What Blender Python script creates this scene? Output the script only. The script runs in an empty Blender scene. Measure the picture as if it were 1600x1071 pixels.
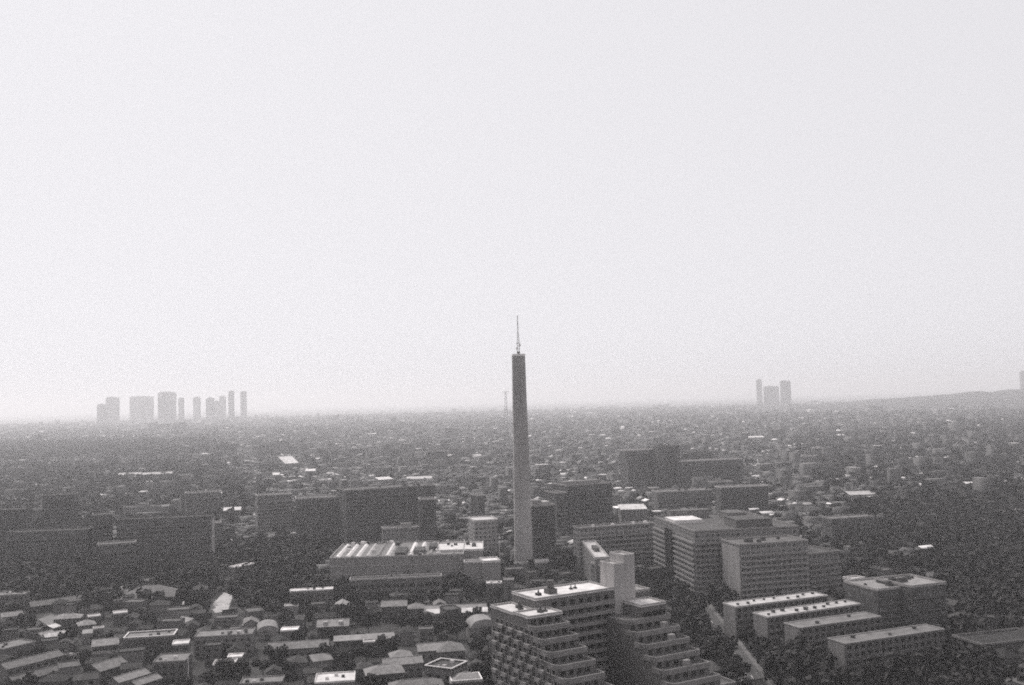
import bpy, math, random
import numpy as np
from mathutils import Matrix, Vector

random.seed(7)
rng = np.random.default_rng(11)
scene = bpy.context.scene
COL = scene.collection

# ------------------------------------------------------------------ camera
CAM_H, FPX, CX, CY = 115.0, 1555.6, 800.0, 535.5
PITCH, ROLL = math.radians(3.27), math.radians(1.45)
FWD = Vector((0, math.cos(PITCH), math.sin(PITCH)))
R0, U0 = Vector((1, 0, 0)), Vector((0, -math.sin(PITCH), math.cos(PITCH)))
RIGHT = R0 * math.cos(ROLL) - U0 * math.sin(ROLL)
UP = R0 * math.sin(ROLL) + U0 * math.cos(ROLL)
cam_data = bpy.data.cameras.new("camera")
cam_data.lens, cam_data.sensor_width, cam_data.sensor_fit = 35.0, 36.0, 'HORIZONTAL'
cam_data.clip_start, cam_data.clip_end = 1.0, 120000.0
cam = bpy.data.objects.new("camera", cam_data)
COL.objects.link(cam)
cam.matrix_world = Matrix(((RIGHT.x, UP.x, -FWD.x, 0), (RIGHT.y, UP.y, -FWD.y, 0),
                           (RIGHT.z, UP.z, -FWD.z, CAM_H), (0, 0, 0, 1)))
scene.camera = cam

# ------------------------------------------------------------------ sky, sun, exposure
SUN_EL, SUN_AZ = math.radians(52), math.radians(-36)     # ahead of the camera, behind thin overcast
world = bpy.data.worlds.new("World")
scene.world = world
world.use_nodes = True
wn, wl = world.node_tree.nodes, world.node_tree.links
wn.clear()
sky = wn.new('ShaderNodeTexSky')
sky.sky_type, sky.sun_disc = 'NISHITA', False
sky.sun_elevation, sky.sun_rotation = SUN_EL, SUN_AZ
sky.altitude, sky.air_density, sky.dust_density, sky.ozone_density = 0, 1.0, 2.0, 1.0
bw = wn.new('ShaderNodeRGBToBW')
gam = wn.new('ShaderNodeMath'); gam.operation = 'POWER'; gam.inputs[1].default_value = 0.10
tint = wn.new('ShaderNodeMixRGB'); tint.blend_type = 'MULTIPLY'; tint.inputs[0].default_value = 1
tint.inputs[2].default_value = (1.0, 0.988, 1.03, 1)
bg = wn.new('ShaderNodeBackground'); bg.inputs[1].default_value = 0.15
wo = wn.new('ShaderNodeOutputWorld')
wl.new(sky.outputs[0], bw.inputs[0]); wl.new(bw.outputs[0], gam.inputs[0])
wl.new(gam.outputs[0], tint.inputs[1]); wl.new(tint.outputs[0], bg.inputs[0]); wl.new(bg.outputs[0], wo.inputs[0])
sun_d = bpy.data.lights.new("sun", 'SUN')
sun_d.energy, sun_d.angle, sun_d.color = 0.8, math.radians(25), (1.0, 0.975, 0.96)
sun = bpy.data.objects.new("sun", sun_d)
COL.objects.link(sun)
sdir = Vector((math.sin(SUN_AZ) * math.cos(SUN_EL), math.cos(SUN_AZ) * math.cos(SUN_EL), math.sin(SUN_EL)))
sun.rotation_euler = sdir.to_track_quat('Z', 'Y').to_euler()
sun.location = (0, 0, 400)
vs = scene.view_settings
vs.view_transform, vs.look, vs.gamma, vs.use_curve_mapping = 'Standard', 'None', 1.0, False
vs.exposure = 2.22
cy = scene.cycles
cy.use_denoising = False
cy.use_adaptive_sampling = True                 # stop early: the grain that is left is that of fast film
cy.adaptive_threshold, cy.adaptive_min_samples = 1.0, 36
cy.volume_bounces = 2
cy.max_bounces = 4
cy.diffuse_bounces = 2
cy.filter_width = 1.9
HAZE_DENSITY = 0.000135


# ------------------------------------------------------------------ pixel helpers (1600 x 1071 photograph)
def at(px, py, z):
    d = FWD + RIGHT * ((px - CX) / FPX) - UP * ((py - CY) / FPX)
    t = (z - CAM_H) / d.z
    return Vector((0, 0, CAM_H)) + d * t


def proj(x, y, z):
    d = Vector((x, y, z - CAM_H))
    w = d.dot(FWD)
    return CX + FPX * d.dot(RIGHT) / w, CY - FPX * d.dot(UP) / w


# ------------------------------------------------------------------ materials (the film is black and white)
WARM = (1.0, 0.955, 0.935)
MATS = {}


def grey(v):
    return (v * WARM[0], v * WARM[1], v * WARM[2], 1)


def surf(name, v, rough=0.8, scale=0.25, amount=0.35, objcol=False, attr=None, spec=0.3, windows=None, streak=False):
    m = bpy.data.materials.new(name); m.use_nodes = True
    n, l = m.node_tree.nodes, m.node_tree.links
    b = n['Principled BSDF']
    b.inputs['Roughness'].default_value = rough
    b.inputs['Specular IOR Level'].default_value = spec
    tc = n.new('ShaderNodeTexCoord')
    mp = n.new('ShaderNodeMapping')
    if streak:
        mp.inputs['Scale'].default_value = (1, 1, 0.12)
    l.new(tc.outputs['Object'], mp.inputs[0])
    no = n.new('ShaderNodeTexNoise'); no.inputs['Scale'].default_value = scale; no.inputs['Detail'].default_value = 5
    no.inputs['Roughness'].default_value = 0.65 if name != 'leaf' else 0.8; no.inputs['Detail'].default_value = 5 if name != 'leaf' else 9
    l.new(mp.outputs[0], no.inputs['Vector'])
    mr = n.new('ShaderNodeMapRange'); mr.inputs[1].default_value = 0.25; mr.inputs[2].default_value = 0.75
    mr.inputs[3].default_value = 1 - amount; mr.inputs[4].default_value = 1 + amount
    l.new(no.outputs['Fac'], mr.inputs[0])
    base = n.new('ShaderNodeMixRGB'); base.blend_type = 'MULTIPLY'; base.inputs[0].default_value = 1
    if objcol:
        oi = n.new('ShaderNodeObjectInfo'); l.new(oi.outputs['Color'], base.inputs[1])
    elif attr:
        at_ = n.new('ShaderNodeAttribute'); at_.attribute_name = attr
        tn = n.new('ShaderNodeMixRGB'); tn.blend_type = 'MULTIPLY'; tn.inputs[0].default_value = 1
        tn.inputs[2].default_value = (*WARM, 1)
        l.new(at_.outputs['Fac'], tn.inputs[1]); l.new(tn.outputs[0], base.inputs[1])
    else:
        base.inputs[1].default_value = grey(v)
    l.new(mr.outputs[0], base.inputs[2])
    out = base.outputs[0]
    if windows:                                     # far facades: rows of windows, too small to pick apart
        wu, wv, fill = windows
        sx = n.new('ShaderNodeSeparateXYZ'); l.new(tc.outputs['Object'], sx.inputs[0])
        sn = n.new('ShaderNodeSeparateXYZ'); l.new(tc.outputs['Normal'], sn.inputs[0])

        def math_(op, a, c):
            k = n.new('ShaderNodeMath'); k.operation = op
            for i, q in enumerate((a, c)):
                if q is None:
                    continue
                if isinstance(q, (int, float)):
                    k.inputs[i].default_value = q
                else:
                    l.new(q, k.inputs[i])
            return k.outputs[0]
        ax = math_('GREATER_THAN', math_('ABSOLUTE', sn.outputs[0], None), 0.6)
        u = math_('ADD', math_('MULTIPLY', sx.outputs[1], ax), math_('MULTIPLY', sx.outputs[0], math_('SUBTRACT', 1.0, ax)))
        fu, fv = math_('DIVIDE', u, wu), math_('DIVIDE', sx.outputs[2], wv)
        gu = math_('FRACT', fu, None); gv = math_('FRACT', fv, None)
        inu = math_('MULTIPLY', math_('GREATER_THAN', gu, 0.5 - fill / 2), math_('LESS_THAN', gu, 0.5 + fill / 2))
        inv = math_('MULTIPLY', math_('GREATER_THAN', gv, 0.3), math_('LESS_THAN', gv, 0.78))
        win = math_('MULTIPLY', inu, inv)
        wall = math_('LESS_THAN', math_('ABSOLUTE', sn.outputs[2], None), 0.5)
        win = math_('MULTIPLY', win, wall)
        cb = n.new('ShaderNodeCombineXYZ')
        l.new(math_('FLOOR', fu, None), cb.inputs[0]); l.new(math_('FLOOR', fv, None), cb.inputs[1])
        wnz = n.new('ShaderNodeTexWhiteNoise'); wnz.noise_dimensions = '2D'; l.new(cb.outputs[0], wnz.inputs['Vector'])
        ramp = n.new('ShaderNodeMapRange'); ramp.inputs[3].default_value = 0.03; ramp.inputs[4].default_value = 0.13
        l.new(wnz.outputs['Value'], ramp.inputs[0])
        mx = n.new('ShaderNodeMixRGB'); l.new(win, mx.inputs[0]); l.new(out, mx.inputs[1]); l.new(ramp.outputs[0], mx.inputs[2])
        out = mx.outputs[0]
    l.new(out, b.inputs['Base Color'])
    MATS[name] = m
    return m


surf('ground', 0.035, scale=0.02, amount=0.5, spec=0.1)
surf('asphalt', 0.06, scale=0.3, amount=0.25)
surf('paving', 0.12, scale=0.2, amount=0.35)
surf('bare_lot', 0.34, scale=0.12, amount=0.5)
surf('concrete', 0.26, scale=0.12, amount=0.3, streak=True)
surf('chimney_concrete', 0.27, scale=0.09, amount=0.4, streak=True)
surf('pale_paint', 0.62, scale=0.4, amount=0.15)
surf('steel', 0.12, rough=0.5, amount=0.2)
surf('dark_metal', 0.035, rough=0.5, amount=0.3)
surf('glass', 0.02, rough=0.15, amount=0.3, spec=0.5)
surf('blind_glass', 0.09, rough=0.25, amount=0.5, spec=0.5)
surf('wall', 0.2, scale=0.35, amount=0.25, objcol=True, streak=True)
surf('roof', 0.2, rough=0.8, scale=0.22, amount=0.4, objcol=True, spec=0.15)
surf('tile_roof', 0.2, rough=0.8, scale=0.6, amount=0.45, objcol=True, spec=0.12)
surf('facade', 0.2, scale=0.3, amount=0.15, objcol=True, streak=True, windows=(3.1, 3.0, 0.62))
surf('far_wall', 0.15, scale=0.08, amount=0.3, attr='tone', windows=(3.4, 2.9, 0.5))
surf('far_roof', 0.2, rough=0.7, scale=0.08, amount=0.25, attr='tone', spec=0.25)
surf('leaf', 0.036, scale=0.06, amount=0.55, spec=0.08)
surf('bark', 0.05, scale=2, amount=0.3)
surf('car_paint', 0.6, rough=0.3, amount=0.05, objcol=True, spec=0.5)
surf('tyre', 0.02, amount=0.2)


# ------------------------------------------------------------------ mesh and object helpers
class MB:
    def __init__(self):
        self.v, self.f = [], []

    def box(self, x0, x1, y0, y1, z0, z1):
        b = len(self.v)
        self.v += [(x0, y0, z0), (x1, y0, z0), (x1, y1, z0), (x0, y1, z0), (x0, y0, z1), (x1, y0, z1), (x1, y1, z1), (x0, y1, z1)]
        self.f += [(b, b+3, b+2, b+1), (b+4, b+5, b+6, b+7), (b, b+1, b+5, b+4), (b+1, b+2, b+6, b+5), (b+2, b+3, b+7, b+6), (b+3, b, b+4, b+7)]
        return self

    def prism(self, pts, z0, z1, cap0=True):
        b, n = len(self.v), len(pts)
        self.v += [(x, y, z0) for x, y in pts] + [(x, y, z1) for x, y in pts]
        self.f += [tuple(b + n + i for i in range(n))]
        if cap0:
            self.f += [tuple(b + n - 1 - i for i in range(n))]
        self.f += [(b + i, b + (i + 1) % n, b + n + (i + 1) % n, b + n + i) for i in range(n)]
        return self

    def ring(self, x0, x1, y0, y1, z0, z1, t):
        self.box(x0, x1, y0, y0 + t, z0, z1).box(x0, x1, y1 - t, y1, z0, z1)
        return self.box(x0, x0 + t, y0 + t, y1 - t, z0, z1).box(x1 - t, x1, y0 + t, y1 - t, z0, z1)

    def tube(self, p, q, r0, r1=None, n=6):
        r1 = r0 if r1 is None else r1
        p, q = Vector(p), Vector(q)
        d = (q - p).normalized()
        a = d.orthogonal().normalized(); c = d.cross(a)
        b = len(self.v)
        for o, r in ((p, r0), (q, r1)):
            for i in range(n):
                t = 2 * math.pi * i / n
                self.v.append(tuple(o + a * (r * math.cos(t)) + c * (r * math.sin(t))))
        self.f += [(b + i, b + (i + 1) % n, b + n + (i + 1) % n, b + n + i) for i in range(n)]
        self.f += [tuple(b + n - 1 - i for i in range(n)), tuple(b + n + i for i in range(n))]
        return self

    def mesh(self, name):
        m = bpy.data.meshes.new(name)
        m.from_pydata(self.v, [], self.f)
        m.update()
        return m

    def build(self, name, mat, parent=None, tone=None, loc=None):
        m = self.mesh(name)
        m.materials.append(MATS[mat])
        if tone is not None and mat == 'roof':
            tone *= .5 if tone < .5 else .72          # weathered roofing felt and sheet
        if tone is not None and name == 'parapet':
            tone *= .62
        return link(name, m, parent, tone, loc)


def link(name, mesh, parent=None, tone=None, loc=None, rz=0.0):
    o = bpy.data.objects.new(name, mesh)
    COL.objects.link(o)
    if parent is not None:
        o.parent = parent
    if tone is not None:
        o.color = grey(tone)
    if loc is not None:
        o.location = loc
    if rz:
        o.rotation_euler = (0, 0, rz)
    return o


def thing(name, label, cat, loc=(0, 0, 0), rz=0.0, group=None):
    o = bpy.data.objects.new(name, None)
    o.empty_display_size = 2
    COL.objects.link(o)
    o.location, o.rotation_euler = loc, (0, 0, rz)
    o['label'], o['category'] = label, cat
    if group:
        o['group'] = group
    return o


def structure(o, kind='structure', label=None):
    o['kind'] = kind
    if label:
        o['label'] = label
    return o


OCC = []                                            # footprints that the scattered houses keep clear of


def occupy(loc, rz, x0, x1, y0, y1, pad=2.0):
    OCC.append((loc[0], loc[1], math.cos(rz), math.sin(rz), x0 - pad, x1 + pad, y0 - pad, y1 + pad))


def blocked(x, y, r=5.0):
    for ox, oy, c, s, x0, x1, y0, y1 in OCC:
        dx, dy = x - ox, y - oy
        u, v = dx * c + dy * s, -dx * s + dy * c
        if x0 - r < u < x1 + r and y0 - r < v < y1 + r:
            return True
    return False


def from_arrays(name, verts, loops, counts, mats, mat_idx=None, tone=None):
    m = bpy.data.meshes.new(name)
    m.vertices.add(len(verts)); m.vertices.foreach_set('co', np.ascontiguousarray(verts, dtype=np.float32).ravel())
    m.loops.add(len(loops)); m.loops.foreach_set('vertex_index', np.ascontiguousarray(loops, dtype=np.int32))
    m.polygons.add(len(counts))
    starts = np.concatenate(([0], np.cumsum(counts)[:-1])).astype(np.int32)
    m.polygons.foreach_set('loop_start', starts)
    for k in mats:
        m.materials.append(MATS[k])
    if mat_idx is not None:
        m.polygons.foreach_set('material_index', np.ascontiguousarray(mat_idx, dtype=np.int32))
    if tone is not None:
        a = m.attributes.new('tone', 'FLOAT', 'FACE')
        a.data.foreach_set('value', np.ascontiguousarray(tone, dtype=np.float32))
    m.update(calc_edges=True)
    m.validate()
    return m


# ------------------------------------------------------------------ ground
g = MB()
g.v = [(-38000, -8000, 0), (38000, -8000, 0), (38000, 48000, 0), (-38000, 48000, 0)]
g.f = [(0, 1, 2, 3)]
structure(g.build('ground', 'ground'))


def sheet(name, pts, mat, z=0.03):
    m = MB(); m.v = [(p[0], p[1], z) for p in pts]; m.f = [tuple(range(len(pts)))]
    return structure(m.build(name, mat))


def pxpoly(name, pix, mat, z=0.03):
    return sheet(name, [at(x, y, 0) for x, y in pix][::-1], mat, z)


# ------------------------------------------------------------------ generic flat-roofed block
VENT = None


def block(name, label, cat, A, B, z, depth, wall=0.14, roof=0.3, group=None, mat='facade', balcony=True, parapet=0.45,
          pent=(), units=0, storey=3.0, pad=3.0, side=False, unit_tone=0.06, rim=0.9, rot=(2, 25)):
    a, b = at(*A, z), at(*B, z)
    w = math.hypot(b.x - a.x, b.y - a.y)
    rz = math.atan2(b.y - a.y, b.x - a.x)
    lo, hi = math.radians(rot[0]), math.radians(rot[1])
    if not lo <= rz <= hi:                          # keep to the street grid, keep the width seen
        rz = min(max(rz, lo), hi)
        k = (RIGHT * ((B[0] - CX) / FPX) - UP * ((B[1] - CY) / FPX)) + FWD
        w = (a.y * k.x - a.x * k.y) / (math.cos(rz) * k.y - math.sin(rz) * k.x)
    t = thing(name, label, cat, (a.x, a.y, 0), rz, group)
    return fill_block(t, w, depth, z, wall, roof, mat, balcony, parapet, pent, units, storey, pad, side, unit_tone, rim)


def fill_block(t, w, depth, z, wall, roof, mat='facade', balcony=True, parapet=0.45, pent=(), units=0, storey=3.0, pad=3.0,
               side=False, unit_tone=0.06, rim=0.9):
    occupy(t.location, t.rotation_euler.z, 0, w, 0, depth, pad)
    MB().box(0, w, 0, depth, -0.5, z - 0.35).build('wall', mat, t, wall)
    r = MB().box(-0.15, w + 0.15, -0.15, depth + 0.15, z - 0.35, z).build('roof', 'roof', t, roof)
    MB().ring(-0.12, w + 0.12, -0.12, depth + 0.12, z, z + rim, 0.5).build('parapet', 'wall', r, parapet)
    if balcony:
        n = int((z - 2) / storey)
        me = MB().box(0.4, w - 0.4, -1.3, -0.003, 0, 1.05).mesh('balcony'); me.materials.append(MATS['wall'])
        ms = None
        if side:
            ms = MB().box(-1.3, -0.003, 0.4, depth - 0.4, 0, 1.05).mesh('balcony'); ms.materials.append(MATS['wall'])
        for i in range(1, n):
            link('balcony', me, t, wall * 1.08, (0, 0, i * storey))
            if ms:
                link('balcony', ms, t, wall * 1.08, (0, 0, i * storey))
    for (x0, x1, y0, y1, h, tone) in pent:
        p = MB().box(x0 * w, x1 * w, y0 * depth, y1 * depth, z + 0.002, z + h).build('penthouse', 'wall', t, tone * 0.7)
        MB().box(x0 * w - .15, x1 * w + .15, y0 * depth - .15, y1 * depth + .15, z + h, z + h + 0.25).build('penthouse_roof', 'roof', p, tone)
    for i in range(units):
        ux, uy = random.uniform(0.06, 0.94) * w, random.uniform(0.2, 0.8) * depth
        s = random.uniform(0.6, 1.5)
        u = MB().box(-s, s, -s * .8, s * .8, 0.002, s * 1.3).box(-s * .6, s * .6, -s * .5, s * .5, s * 1.3, s * 1.6)
        u.build('roof_unit', 'wall', t, unit_tone, (ux, uy, z))
    return t, w


# ------------------------------------------------------------------ the chimney tower
def chimney():
    base = at(818.5, 888, 0)
    H = 144.5
    t = thing('chimney_tower', 'tall slender square concrete chimney with a lattice mast, rising alone above the city', 'chimney',
              (base.x, base.y, 0), math.radians(4))
    occupy(base, math.radians(4), -9, 9, -9, 9)
    wb, wt, c = 6.0, 4.3, 0.55

    def ring_pts(h):
        k = h / H
        return wb + (wt - wb) * k
    lifts = 12                                      # cast lifts of the shaft, joints recessed
    for i in range(lifts):
        z0, z1 = H * i / lifts, H * (i + 1) / lifts - 0.25
        m = MB()
        for z in (z0, z1):
            r = ring_pts(z)
            m.v += [(-r, -r + c, z), (-r + c, -r, z), (r - c, -r, z), (r, -r + c, z), (r, r - c, z), (r - c, r, z), (-r + c, r, z), (-r, r - c, z)]
        m.f = [(j, (j + 1) % 8, 8 + (j + 1) % 8, 8 + j) for j in range(8)] + [tuple(range(7, -1, -1)), tuple(range(8, 16))]
        m.build('shaft_lift', 'chimney_concrete', t)
        r = ring_pts(z1) - 0.35
        MB().box(-r, r, -r, r, z1 - 0.05, z1 + 0.3).build('shaft_joint', 'chimney_concrete', t)
    cap = MB().box(-wt - .15, wt + .15, -wt - .15, wt + .15, H + .06, H + .5).build('cap', 'pale_paint', t)
    MB().ring(-wt, wt, -wt, wt, H + .5, H + 1.6, 0.25).build('railing', 'pale_paint', cap)
    for sx in (-1, 1):
        MB().tube((sx * 1.7, 0, H + .5), (sx * 1.7, 0, H + 1.3), 1.2, 1.2, 16).build('flue', 'dark_metal', cap)
    # lattice mast
    mast = MB().box(-1.0, 1.0, -1.9, 0.1, H + .52, H + 3.4).build('mast', 'steel', t)
    zb, hgt, cy_ = H + 3.4, 23.5, -0.9

    def hw(k):
        return 0.85 * (1 - k) + 0.12 * k if k < 0.55 else 0.36 * (1 - k) + 0.16 * k
    lat = MB()
    n = 14
    for i in range(n):
        k0, k1 = i / n, (i + 1) / n
        a, b = hw(k0), hw(k1)
        P0 = [(-a, cy_ - a), (a, cy_ - a), (a, cy_ + a), (-a, cy_ + a)]
        P1 = [(-b, cy_ - b), (b, cy_ - b), (b, cy_ + b), (-b, cy_ + b)]
        for j in range(4):
            lat.tube((*P0[j], zb + hgt * k0), (*P1[j], zb + hgt * k1), 0.11, 0.11, 4)
            q = P1[(j + 1) % 4]
            lat.tube((*P0[j], zb + hgt * k0), (*q, zb + hgt * k1), 0.07, 0.07, 4)
            lat.tube((*P1[j], zb + hgt * k1), (*q, zb + hgt * k1), 0.06, 0.06, 4)
    lat.build('lattice', 'steel', mast)
    MB().box(-1.4, 1.4, cy_ - 1.4, cy_ + 1.4, zb + 5.6, zb + 5.85).build('platform', 'steel', mast)
    MB().tube((0, cy_, zb + hgt), (0, cy_, zb + hgt + 1.2), 0.3, 0.3, 8).build('beacon', 'dark_metal', mast)
    for sx, hz in ((-1, 2.0), (1, 4.2)):
        MB().tube((sx * .9, cy_ - .9, zb + hz), (sx * 1.15, cy_ - 1.5, zb + hz), 0.75, 0.75, 12).build('dish_antenna', 'pale_paint', mast)


chimney()


# ------------------------------------------------------------------ stepped flats in front
def stepped_flats():
    o = at(825, 966, 48)
    rz = math.radians(30)
    t = thing('stepped_apartment_block', 'big stepped apartment block with two terraced wings and white flat roofs', 'apartment block', (o.x, o.y, 0), rz)
    occupy(o, rz, -1, 54, -50, 26, 6)
    W = 0.11
    WING = 0.11

    def level(u0, u1, v0, v1, z0, z1, tone=W):
        return MB().box(u0, u1, v0, v1, z0, z1).build('storey', 'wall', t, tone)

    def flat(u0, u1, v0, v1, z, tone, rim=0.55, rt=0.5):
        r = MB().box(u0 - .1, u1 + .1, v0 - .1, v1 + .1, z - .3, z).build('roof', 'roof', t, tone)
        MB().ring(u0 - .07, u1 + .07, v0 - .07, v1 + .07, z, z + rim, 0.4).build('parapet', 'wall', r, rt)
        return r

    pane = MB().box(-0.85, 0.85, -0.06, 0.0, 0, 1.5).mesh('window')
    pane.materials.append(MATS['glass'])
    frame = MB().ring(-0.95, 0.95, 0, 0, 0, 0, 0).mesh('x')
    fm = MB(); fm.box(-1.0, -0.86, -0.12, 0.0, -0.1, 1.6).box(0.86, 1.0, -0.12, 0.0, -0.1, 1.6)
    fm.box(-0.86, 0.86, -0.12, 0.0, 1.505, 1.6).box(-1.1, 1.1, -0.3, 0.0, -0.22, -0.105)
    frame = fm.mesh('window_frame'); frame.materials.append(MATS['concrete'])
    sidebal = MB().box(-1.4, 1.4, -1.0, 0.0, 0, 1.0).mesh('balcony'); sidebal.materials.append(MATS['wall'])

    # left wing, roofs
    flat(0, 12.5, 0, 9, 48, 0.75)
    flat(0, 8, 9.25, 24, 47.6, 0.68)
    level(0, 12.5, 0, 9, 45.2, 47.7)
    level(0, 8, 9.05, 24, 24, 47.3)
    # back slab, higher
    flat(8.2, 39, 9.2, 24, 51, 0.75)
    level(8.2, 39, 9.2, 24, 0, 50.7)
    # left wing terraces
    nst = 9
    fv = [0.0]
    for k in range(1, nst):
        fv.append(-4.0 * k)
    for k in range(nst):
        z1 = 45.2 - 3.0 * k
        z0 = z1 - 3.0 if k < nst - 1 else 0
        f = fv[k + 1] if k + 1 < nst else fv[k] - 4.0
        uo = 0.35 * k
        st = level(0, 12.5 + uo, f, 9.0, z0, z1 - 0.002, WING)
        # terrace parapet with rounded corner at the near end
        p = MB()
        r = 2.2
        arc = [(r - r * math.cos(a), f + r - r * math.sin(a)) for a in [math.pi / 2 * i / 5 for i in range(6)]]
        pts = [(0, f + 5.0)] + arc + [(12.5 + uo, f), (12.5 + uo, f + 4.2)]
        for (xa, ya), (xb, yb) in zip(pts, pts[1:]):
            L = math.hypot(xb - xa, yb - ya)
            nx, ny = (yb - ya) / L * .22, -(xb - xa) / L * .22
            p.prism([(xa - nx, ya - ny), (xa + nx, ya + ny), (xb + nx, yb + ny), (xb - nx, yb - ny)][::-1], z1 - 0.9 + .01 * (len(p.v) % 3), z1 + 0.75)
        p.build('terrace_parapet', 'wall', st, 0.18)
        # windows on the terrace front
        for i in range(4):
            link('window', pane, st, None, (1.9 + i * 2.9, fv[k] - .01 if k else -0.01, z1 + 0.5) if k else (1.9 + i * 2.9, -0.01, 45.7))
        # windows and balconies on the long side face
        yv = f + 1.8
        i = 0
        while yv < 22.5:
            w_ = link('window', pane, t, None, (-0.005, yv, max(z0, z1 - 3) + 0.9), -math.pi / 2)
            link('window_frame', frame, w_)
            if i % 2 == 0 and yv > f + 4:
                link('balcony', sidebal, t, 0.2, (-0.005, yv, max(z0, z1 - 3) + 0.0), -math.pi / 2)
            yv += 3.1; i += 1
    # back slab facade balconies between the wings
    bal = MB().box(13.0, 38.5, -1.3, -0.005, 0, 1.05).mesh('balcony'); bal.materials.append(MATS['wall'])
    fin = MB()
    for k in range(16):
        link('balcony', bal, t, 0.2, (0, 9.2, 1.5 + 3.0 * k))
        for i in range(7):
            link('window', pane, t, None, (15.5 + i * 3.4, 9.19, 2.9 + 3.0 * k))
    # core tower
    for u0, u1, v0, v1, z, tn in ((39.05, 43.2, 8.8, 17, 58.6, .36), (43.25, 47.6, 8.8, 17, 61.2, .33)):
        c = MB().box(u0, u1, v0, v1, 0, z).build('core_tower', 'wall', t, tn)
        MB().ring(u0 - .05, u1 + .05, v0 - .05, v1 + .05, z, z + .7, .3).build('parapet', 'wall', c, 0.6)
    # slab behind the tower
    flat(47.8, 54, 9.2, 24, 49, 0.45)
    level(47.8, 54, 9.2, 24, 0, 48.7)
    # right wing
    flat(42, 52.2, -1.5, 8.6, 46.5, 0.75)
    level(42, 52.2, -1.5, 8.6, 42.5, 46.2, WING)
    for k in range(9):
        z1 = 42.5 - 3.0 * k
        z0 = z1 - 3.0 if k < 8 else 0
        f = -3.4 - 4.4 * k
        u0, u1 = 35.0, 52.4 + 0.25 * k
        st = level(u0, u1, f, 8.8, z0, z1 - 0.002, WING)
        p = MB()
        pts = [(u0, f + 5.5), (u0, f + 2.0), (u0 + 0.6, f + .6), (u0 + 2.0, f), (u1, f), (u1, f + 4.0)]
        for (xa, ya), (xb, yb) in zip(pts, pts[1:]):
            L = math.hypot(xb - xa, yb - ya)
            nx, ny = (yb - ya) / L * .22, -(xb - xa) / L * .22
            p.prism([(xa - nx, ya - ny), (xa + nx, ya + ny), (xb + nx, yb + ny), (xb - nx, yb - ny)][::-1], z1 - 0.9 + .01 * (len(p.v) % 3), z1 + 0.75)
        p.build('terrace_parapet', 'wall', st, 0.18)
        fb = -1.5 if k == 0 else -3.4 - 4.4 * (k - 1)
        for i in range(5):
            link('window', pane, st, None, (37.0 + i * 3.3 if k else 43.5 + i * 1.95, fb - .01, z1 + 0.5))
        if k in (1, 2, 4):
            MB().box(u1 - 5 - k, u1 - 3 - k, f + .8, f + 2.4, z1 + .01, z1 + 2.2).build('terrace_hut', 'wall', st, 0.24)
    # roof furniture
    for u, v, z, s in ((7.2, 4.5, 48, .8), (9.2, 4.8, 48, .55), (5.0, 13, 47.6, .7), (6.2, 16, 47.6, .9), (13, 15, 51, 0.8), (27, 17, 51, .5), (29, 17.5, 51, .5), (50, 15, 49, .8)):
        MB().box(-s, s, -s, s, 0.002, s).tube((0, 0, s), (0, 0, s + 1.1), s * .5, s * .15, 8).build('roof_vent', 'wall', t, 0.05, (u, v, z))
    MB().box(-1.6, 1.6, -1.6, 1.6, .002, 1.6).tube((0, 0, 1.6), (0, 0, 4.3), 1.2, 1.2, 12).build('water_tank', 'wall', t, 0.09, (18.0, 15.5, 51))


stepped_flats()


# ------------------------------------------------------------------ four parallel slab flats
def slab_flats():
    pane = MB().box(-0.9, 0.9, -0.05, 0, 0, 1.6).mesh('window'); pane.materials.append(MATS['glass'])
    data = [((1150, 949), (1293, 931), 15.2, 'palest-roofed slab of flats, farthest of the four parallel blocks', .55, .50, 9),
            ((1200, 965), (1345, 944), 15.2, 'second slab of flats from the back, its pale roof dotted with vents', .50, .55, 10),
            ((1250, 982), (1377, 964), 15.2, 'third slab of flats from the back with a plain grey roof', .30, .42, 2),
            ((1321, 1007), (1476, 984), 15.2, 'frontmost and longest of the four slab flats, plain grey roof', .27, .34, 3)]
    for A, B, z, lab, rt, rim, nv in data:
        t, w = block('slab_apartment_block', lab, 'apartment block', A, B, z, 10.5, 0.095, rt, 'four parallel slab flats', 'wall', True, rim, rim=0.35, storey=2.9)
        n = int(w / 3.3)
        for k in range(5):
            for i in range(n):
                link('window', pane, t, None, (2.0 + i * (w - 4) / (n - 1), -0.004, 0.9 + 2.9 * k + .25))
        for i in range(nv):
            s = random.uniform(.4, .75)
            MB().box(-s, s, -s, s, .002, s * 1.5).box(-s * 1.25, s * 1.25, -s * 1.25, s * 1.25, s * 1.5, s * 1.8).build(
                'roof_vent', 'wall', t, 0.05, (w * (i + .6) / (nv + .2), random.choice((3.5, 5.2, 6.8)), z))
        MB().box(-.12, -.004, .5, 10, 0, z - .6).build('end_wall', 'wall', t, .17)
        for i in range(3):
            MB().box(-1.7, 1.7, -.9, .9, 0, 2.3).build('stair_hatch', 'wall', t, 0.3, (w * (i + .5) / 3, 10.9, 2.0))


slab_flats()


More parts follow.
